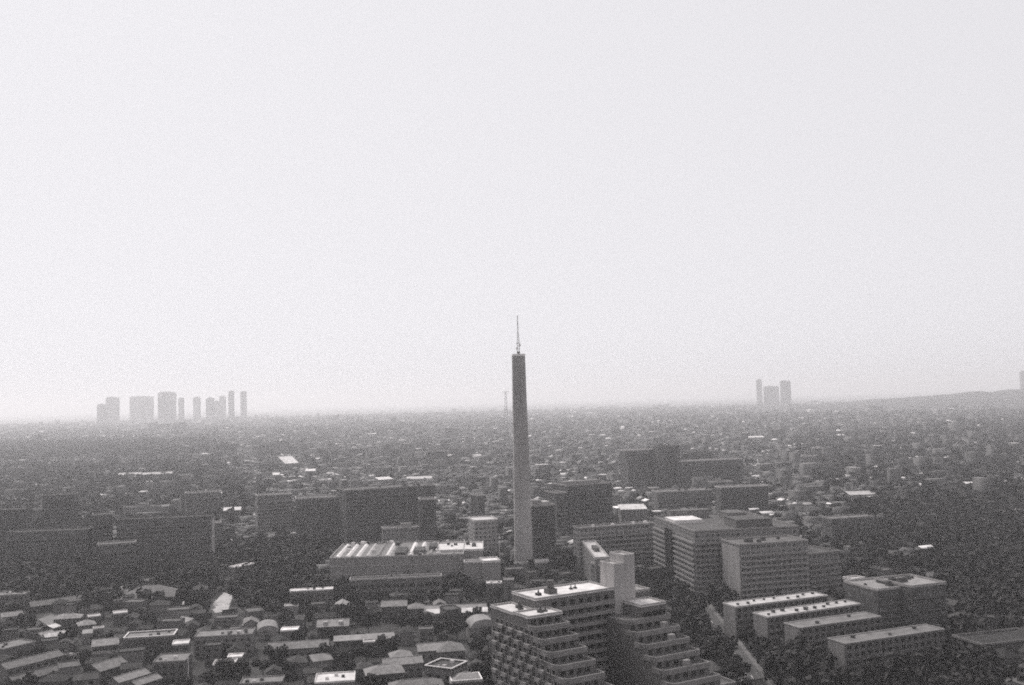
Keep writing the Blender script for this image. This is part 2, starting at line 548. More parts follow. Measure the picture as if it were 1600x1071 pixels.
# ------------------------------------------------------------------ industrial plant at the chimney's foot
def plant():
    t, w = block('industrial_plant', 'wide low industrial plant whose roof is striped with white skylights', 'plant', (515, 874), (724, 868), 20, 62,
                 0.17, 0.30, None, 'wall', False, 0.4, pent=((.62, .70, .15, .4, 2.2, .12), (.48, .56, .1, .5, 1.6, .1), (.73, .79, .35, .6, 2.6, .1)))
    for i in range(9):                              # skylight strips on the roof
        x = 2.5 + i * 6.2 + (8 if i > 5 else 0)
        s = MB()
        s.v = [(x, 3, 20.02), (x + 3.0, 3, 20.02), (x + 3.0, 56, 20.02), (x, 56, 20.02), (x + 1.0, 3.5, 21.1), (x + 2.0, 3.5, 21.1), (x + 2.0, 55.5, 21.1), (x + 1.0, 55.5, 21.1)]
        s.f = [(4, 5, 6, 7), (0, 1, 5, 4), (1, 2, 6, 5), (2, 3, 7, 6), (3, 0, 4, 7)]
        s.build('skylight', 'roof', t, [.85, .8, .85, .5, .35, .75, .85, .8, .4][i])
    for i in range(26):
        s = random.uniform(.7, 1.6)
        MB().box(-s, s, -s, s, .004, s * 1.2).box(-s * .7, s * .7, -s * .7, s * .7, s * 1.2, s * 1.5).build(
            'roof_unit', 'wall', t, random.choice((.04, .05, .08, .5)), (random.uniform(2, w - 2), random.choice((1.6, 58.5, random.uniform(4, 56))), 20))
    for k in range(3):
        MB().box(0.5, w - .5, -.25, -.005, 0, .5).build('facade_band', 'wall', t, .26, (0, 0, 5 + 5 * k))
    block('plant_annex', 'bright white-roofed rear hall of the plant, beside its striped roof', 'plant', (681, 862), (755, 860.5), 20.5, 34, 0.2, 0.72, None, 'wall', False, 0.7, units=4, pad=0)
    block('plant_annex', 'small white-roofed block stepped down at the plant end near the chimney', 'plant', (755, 879), (782, 877.5), 17, 15, 0.17, 0.8, None, 'wall', False, 0.6, pad=0)
    block('plant_annex', 'narrow grey-roofed link building between plant and small white-roofed block', 'plant', (725, 880), (754, 879), 16.4, 8, 0.17, 0.4, None, 'wall', False, 0.75, pad=0)
    t, w = block('long_shed', 'long low dark shed with a pale roof edge in front of the plant', 'shed', (546, 908), (690, 902), 12, 9, 0.09, 0.16, None, 'wall', False, 0.42, pad=2)
    pane = MB().box(-1.8, 1.8, -0.05, 0, 0, 2.0).mesh('window'); pane.materials.append(MATS['glass'])
    for k in range(2):
        for i in range(11):
            link('window', pane, t, None, (3 + i * (w - 6) / 10, -.01, 3 + 4.2 * k))
    p0 = at(784, 884, 0)
    t = thing('lightning_mast', 'thin pale mast standing beside the small white plant block', 'mast', (p0.x - 1, p0.y - 14, 0))
    MB().tube((0, 0, 0), (0, 0, 24), .28, .16, 8).build('pole', 'pale_paint', t)
    MB().box(-.5, .5, -.5, .5, 0, .4).build('base', 'concrete', t)


plant()

# ------------------------------------------------------------------ named blocks
P1 = ((.3, .5, .3, .7, 3.2, .3),)
_big, _ = block('apartment_block', 'large twelve-storey block with a pale roof edge, beyond the stepped flats', 'apartment block', (1085, 832), (1248, 824), 37, 76, .17, .16,
      pent=((.02, .3, .5, .75, 2.0, .85), (.1, .5, .8, .9, 5, .2), (.45, .8, .1, .35, 4.5, .14), (.6, .8, .6, .8, 4, .2)), side=True, parapet=.32)
_pale, _ = block('apartment_block', 'block with a pale side wall standing against the large twelve-storey block', 'apartment block', (1156, 853), (1262, 846), 33, 22, .19, .22, parapet=.36, units=5)
block('apartment_block', 'low flat-roofed annex joined to the pale-sided block', 'apartment block', (1262, 868), (1312, 862), 24, 30, .15, .14, parapet=.3)
block('apartment_block', 'grey ten-storey slab behind the narrow white-roofed building', 'apartment block', (905, 827), (1024, 819), 30, 12, .2, .2, units=6, unit_tone=.6, parapet=.34)
block('narrow_building', 'narrow low building with a long white roof pointing at the chimney', 'building', (930, 873), (952, 872.3), 22, 70, .14, .62, mat='wall', balcony=False, parapet=.5,
      pent=((.3, .7, .35, .55, 1.8, .15),))
block('small_building', 'small flat-roofed building just behind the core of the stepped flats', 'building', (942, 886), (975, 881), 18, 14, .13, .32, parapet=.5)
block('apartment_block', 'dark wide block with a bright roof edge beyond the chimney', 'apartment block', (886, 760), (956, 753), 43, 26, .075, .2, parapet=.42, pent=((.1, .9, .45, .8, 2.2, .3),))
block('apartment_block', 'dark narrow tower block close behind the chimney', 'apartment block', (831, 792), (867, 790), 40, 22, .06, .2, balcony=True, pent=((.1, .5, .2, .6, 3.5, .35), (.6, .9, .3, .7, 2, .5)))
block('apartment_block', 'dark slim block between the narrow tower and the wide dark block', 'apartment block', (870, 772), (886, 770), 38, 22, .08, .12)
block('office_building', 'pale cube-like office with a bright roof edge by the chimney', 'office', (741, 815), (778, 813), 28, 24, .26, .6, parapet=.7, balcony=False)
block('office_building', 'slim dark office standing behind the pale cube-like office', 'office', (747, 776), (757, 775), 36, 16, .07, .2, balcony=False)
block('apartment_block', 'very wide dark block filling the view behind the plant', 'apartment block', (541, 768), (680, 759), 45, 30, .075, .16, parapet=.3, units=6)
block('apartment_block', 'dark low wing at the end of the very wide dark block', 'apartment block', (655, 782), (681, 781), 39, 16, .06, .2)
block('apartment_block', 'dark square block next to the very wide dark block', 'apartment block', (462, 781), (528, 778), 38, 26, .08, .15)
block('apartment_block', 'lighter grey block with a flat roof beside the dark square block', 'apartment block', (402, 776), (456, 773), 36, 20, .14, .22)
block('apartment_block', 'grey tower block with a lower half beyond the low-rise houses', 'apartment block', (980, 705), (1030, 702), 50, 18, .10, .5, parapet=.6)
block('apartment_block', 'slightly taller half of the paired grey tower block', 'apartment block', (1030.5, 698.5), (1062, 697), 54, 18, .09, .2, parapet=.25)
block('apartment_block', 'long lower block stretching from the paired grey towers', 'apartment block', (1063, 722), (1160, 718), 36, 20, .085, .35, parapet=.55)
block('apartment_block', 'dark block with a bright straight roof edge beyond the twelve-storey block', 'apartment block', (1126, 763), (1200, 760), 28, 16, .06, .3, parapet=.6)
block('apartment_block', 'low grey block in front of the paired grey towers', 'apartment block', (1028, 770), (1112, 766), 22, 18, .12, .3, parapet=.5, units=3)
_end, _endw = block('apartment_block', 'long slab with one pale end wall beyond the gym roof', 'apartment block', (182, 814), (330, 808), 36, 14, .075, .1, parapet=.14)
block('low_building', 'low block with a pale roof strip amid the dark slabs', 'building', (152, 853), (212, 849), 24, 12, .06, .32, parapet=.3)
block('apartment_block', 'dark slab standing behind the pale roof strip', 'apartment block', (145, 807), (176, 805), 38, 18, .07, .1, parapet=.2)
block('apartment_block', 'dark tower block with a pale edge among the slabs', 'apartment block', (66, 776), (122, 771), 42, 20, .065, .1, parapet=.2)
block('apartment_block', 'low wide dark slab along the lane of old flats', 'apartment block', (10, 834), (138, 829), 27, 14, .06, .09, parapet=.16)
block('apartment_block', 'dark block at the end of the row of old flats', 'apartment block', (-30, 800), (40, 797), 40, 18, .06, .09, parapet=.16)
block('apartment_block', 'mid-grey block with a bright thin roof behind the long slab', 'apartment block', (290, 772), (345, 769), 30, 18, .11, .2)
block('apartment_block', 'flat-roofed pale block pair facing the wooded grounds, lower roof', 'apartment block', (1371, 923), (1418, 918), 22, 24, .07, .42, parapet=.5, units=3)
block('apartment_block', 'flat-roofed dark block with a pale cluttered roof by the wooded grounds', 'apartment block', (1424, 918), (1478, 912), 23.5, 24, .065, .48, parapet=.4, units=7)
block('low_building', 'low white-roofed store behind the pale flat-roofed pair', 'building', (1331, 907), (1352, 904.5), 14, 7, .15, .75, mat='wall', balcony=False, parapet=.7)
block('low_building', 'dark low block at the edge of the wooded grounds', 'building', (1300, 812), (1366, 808), 20, 14, .07, .3, parapet=.35)
block('low_building', 'dim grey block beside the road below the slab flats', 'building', (1535, 1010), (1640, 998), 7, 18, .06, .06, mat='wall', balcony=False, parapet=.2)
block('podium', 'low grey podium wing running from the foot of the terraced wing', 'building', (1112, 1076), (1150, 1066), 9, 40, .12, .17, mat='wall', balcony=False, parapet=.25, pad=1)


MB().box(-1.6, -1.305, 36, 50, 3, 34).build('recess_shade', 'glass', _big)  # proud dark strip painting in the shade of a vertical recess
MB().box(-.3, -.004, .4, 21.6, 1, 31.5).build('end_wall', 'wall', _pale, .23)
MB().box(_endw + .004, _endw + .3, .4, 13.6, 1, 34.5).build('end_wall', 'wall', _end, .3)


# ------------------------------------------------------------------ far skyline
def skyline():
    towers = [(150, 163, 632, 'stubby low tower at the end of the hazy skyline'), (163.5, 181, 621, 'square hazy tower beside the stubby one'),
              (201, 232, 620, 'widest hazy tower of the skyline with a notched top'), (245, 268, 613, 'tallest bulky hazy tower of the skyline'),
              (277, 284.5, 622, 'thin hazy tower next to the tallest bulky one'), (300, 310, 621, 'slim hazy tower standing alone mid-skyline'),
              (320, 331, 622, 'hazy tower joined to a lower pair'), (332, 340, 627, 'lower hazy block between two towers'), (341, 350, 619, 'hazy tower at the end of the joined trio'),
              (355, 363, 611, 'thin tall hazy tower, first of the slim twins'), (374, 382.5, 612, 'thin tall hazy tower, outermost of the slim twins'),
              (1181, 1188.5, 593, 'thin hazy tower on the open horizon beyond the low-rise'), (1220, 1233.5, 595, 'square hazy tower on the open horizon'),
              (1192, 1214, 604, 'low wide hazy block between the two towers on the open horizon'), (1594, 1606, 580, 'hazy tower rising at the very edge over the ridge')]
    for i, (x0, x1, y, lab) in enumerate(towers):
        D = 7600 + 400 * (i % 3)
        hor = 624.5 - (x0 - 800) * math.tan(ROLL)
        z = CAM_H + (hor - y) / FPX * D * 1.0
        s = D / FPX
        px = (x0 - 800) * s
        w = (x1 - x0) * s
        t = thing('high_rise_tower', lab, 'tower', (px, D, 0), math.radians(random.uniform(-8, 8)), 'far skyline towers')
        dp = max(22, w * .7)
        MB().box(0, w, 0, dp, 0, z - 6).build('shaft', 'facade', t, 0.07)
        c = MB().box(w * .06, w * .94, dp * .1, dp * .9, z - 6, z - 1.5).build('crown', 'wall', t, 0.07)
        MB().box(w * .3, w * .62, dp * .3, dp * .7, z - 1.5, z + 3).build('plant_room', 'wall', c, 0.08)
        for k in range(1, 4):
            MB().box(-.8, w + .8, -.8, dp + .8, (z - 6) * k / 4, (z - 6) * k / 4 + 3).build('band', 'wall', t, .1)


skyline()


def pylon():
    D = 3600
    s = D / FPX
    hor = 624.6
    z = CAM_H + (hor - 613) * s
    t = thing('lattice_pylon', 'faint lattice mast with a crossarm in the haze beside the chimney', 'pylon', ((788 - 800) * s, D, 0))
    a, b = 6.5, 2.4
    legs = [(-1, -1), (1, -1), (1, 1), (-1, 1)]
    for sx, sy in legs:
        MB().tube((sx * a, sy * a, 0), (sx * b, sy * b, z), .9, .7, 5).build('leg', 'steel', t)
    br = MB()
    n = 12
    for i in range(n):
        k0, k1 = i / n, (i + 1) / n
        r0, r1 = a + (b - a) * k0, a + (b - a) * k1
        for j in range(4):
            p, q = legs[j], legs[(j + 1) % 4]
            br.tube((p[0] * r0, p[1] * r0, z * k0), (q[0] * r1, q[1] * r1, z * k1), .45, .45, 4)
            br.tube((q[0] * r0, q[1] * r0, z * k0), (p[0] * r1, p[1] * r1, z * k1), .45, .45, 4)
    br.build('bracing', 'steel', t)
    MB().box(-12, 12, -1, 1, z, z + 1.6).build('crossarm', 'steel', t)


pylon()


# ------------------------------------------------------------------ a low wooded ridge beyond the city
def hills():
    nx, ny = 120, 24
    X = np.linspace(900, 9000, nx); Y = np.linspace(4800, 8200, ny)
    gx, gy = np.meshgrid(X, Y)
    env = np.clip((gx - 900) / 2600, 0, 1) ** 1.2 * np.sin(np.clip((gy - 4800) / 3400, 0, 1) * np.pi)
    h = env * (92 + 8 * np.sin(gx / 410) + 6 * np.sin(gx / 97 + 1) + rng.normal(0, 7, gx.shape)) - 1
    v = np.stack([gx, gy, h], -1).reshape(-1, 3)
    idx = np.arange(nx * ny).reshape(ny, nx)
    q = np.stack([idx[:-1, :-1], idx[:-1, 1:], idx[1:, 1:], idx[1:, :-1]], -1).reshape(-1, 4)
    me = from_arrays('hills', v, q.ravel(), np.full(len(q), 4), ['ground'])
    structure(link('hills', me))


hills()

# ------------------------------------------------------------------ roads, lots and lanes
pxpoly('bare_lot', [(328, 948), (350, 926), (364, 930), (356, 955), (336, 958)], 'bare_lot')
pxpoly('road', [(60, 968), (200, 912), (330, 880), (345, 884), (210, 920), (75, 978)], 'paving')
pxpoly('road', [(190, 1000), (330, 944), (338, 950), (205, 1012)], 'asphalt', .034)
pxpoly('paved_yard', [(1480, 1085), (1520, 1005), (1640, 1000), (1660, 1090)], 'paving')
r0, r1 = at(1195, 1085, 0), at(1085, 935, 0)


def road_strip(name, p, q, wd, mat, z):
    d = (Vector((q.x - p.x, q.y - p.y))).normalized(); nrm = Vector((-d.y, d.x)) * wd / 2
    sheet(name, [(p.x - nrm.x, p.y - nrm.y), (q.x - nrm.x, q.y - nrm.y), (q.x + nrm.x, q.y + nrm.y), (p.x + nrm.x, p.y + nrm.y)][::-1], mat, z)
    mid = ((p.x + q.x) / 2, (p.y + q.y) / 2)
    L = math.hypot(q.x - p.x, q.y - p.y)
    occupy(p, math.atan2(d.y, d.x), 0, L, -wd / 2, wd / 2, 1)
    return d, nrm


rd, rn = road_strip('road', r0, r1, 9, 'asphalt', .03)
L = (r1 - r0).length
for s in (-1, 1):                                    # kerbed pavements
    m = MB().box(0, L, s * 5.6 - 1.1, s * 5.6 + 1.1, -.1, .14)
    o = structure(m.build('pavement', 'paving'))
    o.location = (r0.x, r0.y, 0); o.rotation_euler = (0, 0, math.atan2(rd.y, rd.x))
dash = MB()
for k in range(int(L / 10)):
    dash.box(k * 10 + 1, k * 10 + 6, -.09, .09, .02, .036)
o = structure(dash.build('road_marking', 'pale_paint')); o.location = (r0.x, r0.y, 0); o.rotation_euler = (0, 0, math.atan2(rd.y, rd.x))


def car(px, py, rz, tone, lab, van=False):
    p = at(px, py, 0.04)
    t = thing('van' if van else 'car', lab, 'van' if van else 'car', (p.x, p.y, 0.04), rz, 'vehicles on the road by the slab flats')
    Lc, wc = (4.8, 1.8) if van else (4.3, 1.72)
    prof = [(-Lc / 2, .35), (Lc / 2, .35), (Lc / 2, .8), (Lc / 2 - .9, .95), (-Lc / 2 + .1, .95)] if not van else [(-Lc / 2, .35), (Lc / 2, .35), (Lc / 2, 1.0), (Lc / 2 - .5, 1.15), (-Lc / 2, 1.15)]
    cab = [(-Lc / 2 + .25, .95), (Lc / 2 - 1.2, .95), (Lc / 2 - 1.9, 1.45), (-Lc / 2 + .8, 1.45)] if not van else [(-Lc / 2 + .02, 1.15), (Lc / 2 - .55, 1.15), (Lc / 2 - 1.2, 1.95), (-Lc / 2 + .1, 1.95)]

    def extr(pr, hw_):
        m = MB(); n = len(pr)
        m.v = [(x, -hw_, z) for x, z in pr] + [(x, hw_, z) for x, z in pr]
        m.f = [tuple(range(n)), tuple(range(2 * n - 1, n - 1, -1))] + [(i, n + i, n + (i + 1) % n, (i + 1) % n) for i in range(n)]
        return m
    extr(prof, wc / 2).build('body', 'car_paint', t, tone)
    c = extr(cab, wc / 2 - .12).build('cabin', 'glass', t)
    zt = cab[2][1]
    MB().box(cab[3][0], cab[2][0], -wc / 2 + .15, wc / 2 - .15, zt, zt + .06).build('roof', 'car_paint', c, tone)
    for sx in (-1, 1):
        for sy in (-1, 1):
            MB().tube((sx * Lc * .32, sy * (wc / 2 - .2), .33), (sx * Lc * .32, sy * (wc / 2 + .01), .33), .33, .33, 14).build('wheel', 'tyre', t)


ang = math.atan2(rd.y, rd.x)
car(1163, 1058, ang, .8, 'white van driving on the road beside the slab flats', True)
car(1128, 1005, ang, .75, 'white car farther up the road by the slab flats')
car(1113, 985, ang + math.pi, .12, 'dark car coming down the road by the slab flats')


# ------------------------------------------------------------------ houses
def house_meshes(kind, w, d, h, rh):
    """kind: gable, hip, flat, shed; returns wall mesh, roof mesh. Base-centred."""
    a, b = w / 2, d / 2
    wm, rm = MB(), MB()
    o = 0.45
    if kind == 'flat':
        wm.box(-a, a, -b, b, -.2, h)
        rm.box(-a - .1, a + .1, -b - .1, b + .1, h, h + .2).ring(-a - .08, a + .08, -b - .08, b + .08, h + .2, h + .7, .3)
    elif kind == 'gable':
        wm.v = [(-a, -b, -.2), (a, -b, -.2), (a, b, -.2), (-a, b, -.2), (-a, -b, h), (a, -b, h), (a, b, h), (-a, b, h), (-a, 0, h + rh), (a, 0, h + rh)]
        wm.f = [(0, 1, 5, 4), (1, 2, 6, 9, 5), (2, 3, 7, 6), (3, 0, 4, 8, 7), (4, 5, 9, 8), (6, 7, 8, 9)]
        k = rh / b
        e = h - o * k
        t = .22
        for s in (-1, 1):
            v0 = len(rm.v)
            rm.v += [(-a - o, s * (b + o), e + .02), (a + o, s * (b + o), e + .02), (a + o, 0, h + rh + .02), (-a - o, 0, h + rh + .02),
                     (-a - o, s * (b + o), e + t), (a + o, s * (b + o), e + t), (a + o, 0, h + rh + t), (-a - o, 0, h + rh + t)]
            fs = [(0, 3, 2, 1), (4, 5, 6, 7), (0, 1, 5, 4), (1, 2, 6, 5), (3, 0, 4, 7)]
            rm.f += [tuple(v0 + q for q in (f if s < 0 else f[::-1])) for f in fs]
        rm.box(-a - o, a + o, -.18, .18, h + rh + t - .05, h + rh + t + .12)
    elif kind == 'hip':
        wm.box(-a, a, -b, b, -.2, h)
        r = max(a - b, .3)
        rm.v = [(-a - o, -b - o, h), (a + o, -b - o, h), (a + o, b + o, h), (-a - o, b + o, h),
                (-a - o, -b - o, h + .2), (a + o, -b - o, h + .2), (a + o, b + o, h + .2), (-a - o, b + o, h + .2), (-r, 0, h + rh + .2), (r, 0, h + rh + .2)]
        rm.f = [(3, 2, 1, 0), (0, 1, 5, 4), (1, 2, 6, 5), (2, 3, 7, 6), (3, 0, 4, 7), (4, 5, 9, 8), (5, 6, 9), (6, 7, 8, 9), (7, 4, 8)]
        rm.box(-r, r, -.16, .16, h + rh + .12, h + rh + .34)
    else:
        wm.v = [(-a, -b, -.2), (a, -b, -.2), (a, b, -.2), (-a, b, -.2), (-a, -b, h), (a, -b, h), (a, b, h + rh), (-a, b, h + rh)]
        wm.f = [(0, 1, 5, 4), (1, 2, 6, 5), (2, 3, 7, 6), (3, 0, 4, 7), (4, 5, 6, 7)]
        k = rh / d
        rm.v = [(-a - o, -b - o, h - o * k + .02), (a + o, -b - o, h - o * k + .02), (a + o, b + o, h + rh + o * k + .02), (-a - o, b + o, h + rh + o * k + .02)]
        rm.v += [(x, y, z + .2) for x, y, z in rm.v]
        rm.f = [(3, 2, 1, 0), (4, 5, 6, 7), (0, 1, 5, 4), (1, 2, 6, 5), (2, 3, 7, 6), (3, 0, 4, 7)]
    wmm, rmm = wm.mesh('wall'), rm.mesh('roof')
    wmm.materials.append(MATS['wall']); rmm.materials.append(MATS['roof' if kind in ('flat', 'shed') else 'tile_roof'])
    return wmm, rmm


HWIN = MB().box(-.8, .8, -.07, 0, 0, 1.2).mesh('window'); HWIN.materials.append(MATS['glass'])
HBAL = MB().box(-2.0, 2.0, -1.1, -.005, 0, 1.0).mesh('balcony'); HBAL.materials.append(MATS['wall'])
HDOOR = MB().box(-.5, .5, -.08, 0, 0, 2.0).mesh('door'); HDOOR.materials.append(MATS['dark_metal'])
ROOFWORD = {'gable': 'gabled', 'hip': 'hip-roofed', 'flat': 'flat-roofed', 'shed': 'lean-to roofed'}


def toneword(t):
    return 'white' if t > .6 else 'pale grey' if t > .38 else 'mid-grey' if t > .2 else 'dark grey' if t > .1 else 'near-black'


def place_house(wm, rm, dims, x, y, rz, label, wall, roof, detail=True, group='houses of the low-rise quarter', name='house', cat='house'):
    w, d, h = dims
    t = thing(name, label, cat, (x, y, 0), rz, group)
    link('wall', wm, t, wall); link('roof', rm, t, roof)
    if detail:
        n = max(1, int(w / 3.2))
        for k in range(max(1, int(h / 2.8))):
            for i in range(n):
                link('window', HWIN, t, None, (-w / 2 + (i + .5) * w / n, -d / 2 - .004, 0.9 + 2.8 * k))
        if h > 5 and w > 6:
            link('balcony', HBAL, t, wall * 1.2, (random.uniform(-.15, .15) * w, -d / 2, 2.7))
        link('door', HDOOR, t, None, (w / 2 + .004, random.uniform(-.2, .2) * d, 0), math.pi / 2)
    occupy((x, y), rz, -w / 2, w / 2, -d / 2, d / 2, .8)
    return t


# roofs one can pick out in the photograph: (px, py of the roof centre), z, w, d, rot deg, kind, roof tone, label
SPECIAL = [
    (236, 922, 9, 30, 22, 8, 'hip', .24, 'school gym with a broad pale hip roof beyond the low-rise quarter'),
    (135, 932, 5, 62, 9, 38, 'gable', .22, 'long narrow gabled shed running beside the pale road'),
    (236, 993, 10, 22, 12, 10, 'flat', .36, 'flat-roofed block with a pale rim before the bare lot'),
    (270, 1029, 9, 13, 14, 6, 'flat', .32, 'square grey flat-roofed house with a pole at its corner'),
    (166, 1037, 7, 14, 10, 60, 'gable', .32, 'grey gabled house with a bright ridge, near the lower edge'),
    (202, 1055, 7, 15, 6.5, 60, 'gable', .42, 'narrow gabled house slanting up from the lower edge'),
    (226, 1062, 6, 12, 5.5, 60, 'gable', .38, 'slim gabled house parallel to the slanting narrow one'),
    (47, 1030, 7, 26, 8, 58, 'gable', .28, 'long striped gabled shed, upper of a slanting pair'),
    (62, 1050, 6, 26, 7, 58, 'gable', .22, 'long striped gabled shed, lower of a slanting pair'),
    (18, 1008, 8, 16, 13, 58, 'flat', .30, 'wide grey flat-roofed building at the very edge of the view'),
    (352, 990, 9, 26, 13, 8, 'flat', .34, 'wide cluttered pale-roofed building below the bare lot'),
    (352, 1036, 8, 9, 8, 8, 'flat', .58, 'small white flat-roofed house with clutter on the roof'),
    (368, 1026, 8, 6, 6, 8, 'flat', .72, 'tiny bright white-roofed house below the cluttered building'),
    (283, 1005, 9, 7, 8, 14, 'flat', .62, 'white boxy house beside the square grey flat roof'),
    (709, 948, 6, 34, 7, 3, 'gable', .46, 'long pale double-strip shed by the stepped flats, rear one'),
    (707, 955, 5.5, 36, 5, 3, 'shed', .58, 'long pale double-strip shed by the stepped flats, front one'),
    (616, 942, 9, 13, 9, 5, 'gable', .36, 'gabled house with a pale front roof behind the double-strip sheds'),
    (650, 946, 9, 8, 9, 5, 'hip', .32, 'small hip-roofed house wedged against the double-strip sheds'),
    (521, 972, 7, 15, 10, 6, 'gable', .45, 'house with a broad pale gabled roof and dormers'),
    (453, 984, 7, 8, 7, 6, 'flat', .85, 'brightest small white flat roof in the low-rise quarter'),
    (569, 996, 7, 27, 5, 9, 'shed', .48, 'long thin pale lean-to roofed row house'),
    (578, 1003, 6, 6, 5, 8, 'flat', .55, 'pair of small pale roofs below the thin row house, first'),
    (595, 1002, 6, 5.5, 5, 8, 'flat', .58, 'pair of small pale roofs below the thin row house, second'),
    (467, 1006, 8, 26, 9, 8, 'gable', .34, 'long grey gabled row below the brightest white roof'),
    (628, 1031, 8, 16, 8, 14, 'gable', .42, 'pale gabled house in a tight cluster, upper'),
    (600, 1044, 8, 15, 10, 14, 'hip', .40, 'pale hip-roofed house in a tight cluster, lower'),
    (626, 1020, 7, 9, 9, 14, 'hip', .40, 'small pale hip roof crowning a tight cluster'),
    (677, 1009, 8, 14, 9, 12, 'gable', .46, 'pale gabled house beside a hip roof near the stepped flats'),
    (702, 1008, 8, 12, 12, 12, 'hip', .3, 'grey hip-roofed house by the stepped flats'),
    (697, 1040, 10, 12.5, 12, -28, 'flat', .10, 'dark flat roof framed by a bright white rim'),
    (524, 1060, 9, 15, 13, 8, 'flat', .62, 'large white flat-roofed house at the lower edge'),
    (727, 1056, 8, 12, 10, 10, 'hip', .44, 'pale hip-roofed house below the white-rimmed roof'),
    (410, 1064, 8, 16, 9, 6, 'flat', .34, 'grey flat-roofed house at the lower edge beside the white one'),
    (650, 1066, 8, 20, 9, 10, 'hip', .3, 'broad grey hip-roofed house cut by the lower edge'),
    (378, 884, 12, 16, 7, 62, 'flat', .75, 'bright white slanting flat roof standing beyond the bare lot'),
    (487, 922, 10, 24, 6, 8, 'flat', .80, 'bright white low shed standing alone before the plant'),
    (772, 911, 8, 9, 6, 3, 'flat', .7, 'small white roof between plant shed and stepped flats'),
    (795, 906, 16, 5.5, 6, 3, 'flat', .42, 'pale upright stair block at the foot of the chimney'),
    (84, 991, 6, 9, 8, 40, 'gable', .5, 'bright gabled house at the middle of a white cluster'),
    (70, 990, 6, 7, 8, 60, 'gable', .42, 'pale gabled house at the start of a white cluster'),
    (108, 990, 6, 6.5, 7, 20, 'flat', .62, 'small white box house at the end of a white cluster'),
    (80, 978, 6, 4.5, 7, 70, 'gable', .6, 'slim bright gabled house above a white cluster'),
    (107, 962, 6, 13, 8, 12, 'hip', .42, 'pale hip-roofed house alone above the white cluster'),
    (135, 972, 6, 8, 8, 30, 'hip', .42, 'small pale hip-roofed house beside the alone hip roof'),
    (147, 963, 6, 6, 6, 30, 'flat', .58, 'tiny white flat-roofed house behind the small hip roof'),
    (154, 982, 6, 5, 4, 20, 'flat', .62, 'tiny bright shed roof between white cluster and gym'),
    (165, 1002, 7, 11, 9, 20, 'gable', .45, 'pale gabled house with a bright side before the flat-roofed block'),
    (18, 959, 7, 10, 7, 30, 'gable', .4, 'pale gabled house by the pale road, near the edge'),
    (12, 929, 9, 22, 9, 8, 'flat', .34, 'pale flat roof beyond the pale road at the edge of the view'),
    (158, 1022, 4, 44, 3, 7, 'flat', .34, 'very long thin pale roof of a row of garages'),
]


def specials():
    for (px, py, z, w, d, deg, kind, tone, lab) in SPECIAL:
        kind_name = next((v_ for k_, v_ in (('gym', 'school_gym'), ('garages', 'garage_row'), ('stair block', 'stair_block'), ('shed roof', 'shed'), ('double-strip shed', 'shed'), ('low shed', 'shed'),
                                            ('gabled shed', 'shed'), ('row house', 'row_house'), ('gabled row', 'row_house'), ('building', 'building'), ('flat-roofed block', 'building')) if k_ in lab), 'house')
        if kind_name == 'row_house' and 'below the thin row house' in lab or 'wedged' in lab or 'behind the double' in lab or 'beside the cluttered' in lab or 'below the cluttered' in lab or 'before the flat-roofed block' in lab:
            kind_name = 'house'
        rh = {'gable': min(w, d) * .22, 'hip': min(w, d) * .25, 'flat': 0, 'shed': d * .2}[kind]
        p = at(px, py, z)
        h = z - rh * .5
        wm, rm = house_meshes(kind, w, d, h, rh)
        t = place_house(wm, rm, (w, d, h), p.x, p.y, math.radians(deg), lab, random.uniform(.06, .15), tone * (.5 if tone < .5 else .85),
                        group='picked-out roofs of the low-rise quarter', name=kind_name, cat=kind_name.replace('_', ' '))
        if 'rim' in lab:
            MB().ring(-w / 2 - .12, w / 2 + .12, -d / 2 - .12, d / 2 + .12, h + .71, h + 1.0, .5).build('rim', 'pale_paint', t)
        if kind == 'flat' and w > 8:
            for i in range(3 if 'clutter' not in lab else 9):
                s = random.uniform(.4, .9)
                MB().box(-s, s, -s * .7, s * .7, .202, .2 + s * 1.4).box(-s * .6, s * .6, -s * .4, s * .4, .2 + s * 1.4, .3 + s * 1.4).build(
                    'roof_unit', 'wall', t, random.choice((.06, .1, .5)), (random.uniform(-.4, .4) * w, random.uniform(-.35, .35) * d, h))
        if 'dormer' in lab:
            for sx in (-.25, .25):
                MB().box(sx * w - 1, sx * w + 1, -d * .4, -d * .1, h, h + 2.0).build('dormer', 'wall', t, .3)
        if 'pole' in lab:
            q = t.location
            m = thing('street_pole', 'thin pale pole at the corner of the square grey house', 'pole', (q.x + w / 2 + 2, q.y - d / 2 + 1, 0))
            MB().tube((0, 0, 0), (0, 0, 11), .17, .12, 8).build('pole', 'pale_paint', m)
            MB().box(-.9, .9, -.06, .06, 10.2, 10.35).build('crossarm', 'pale_paint', m)
        if 'gym' in lab:
            MB().box(-w / 2 - 5, -w / 2 - .01, -5, 5, 0, 5).build('porch', 'wall', t, .2)


specials()
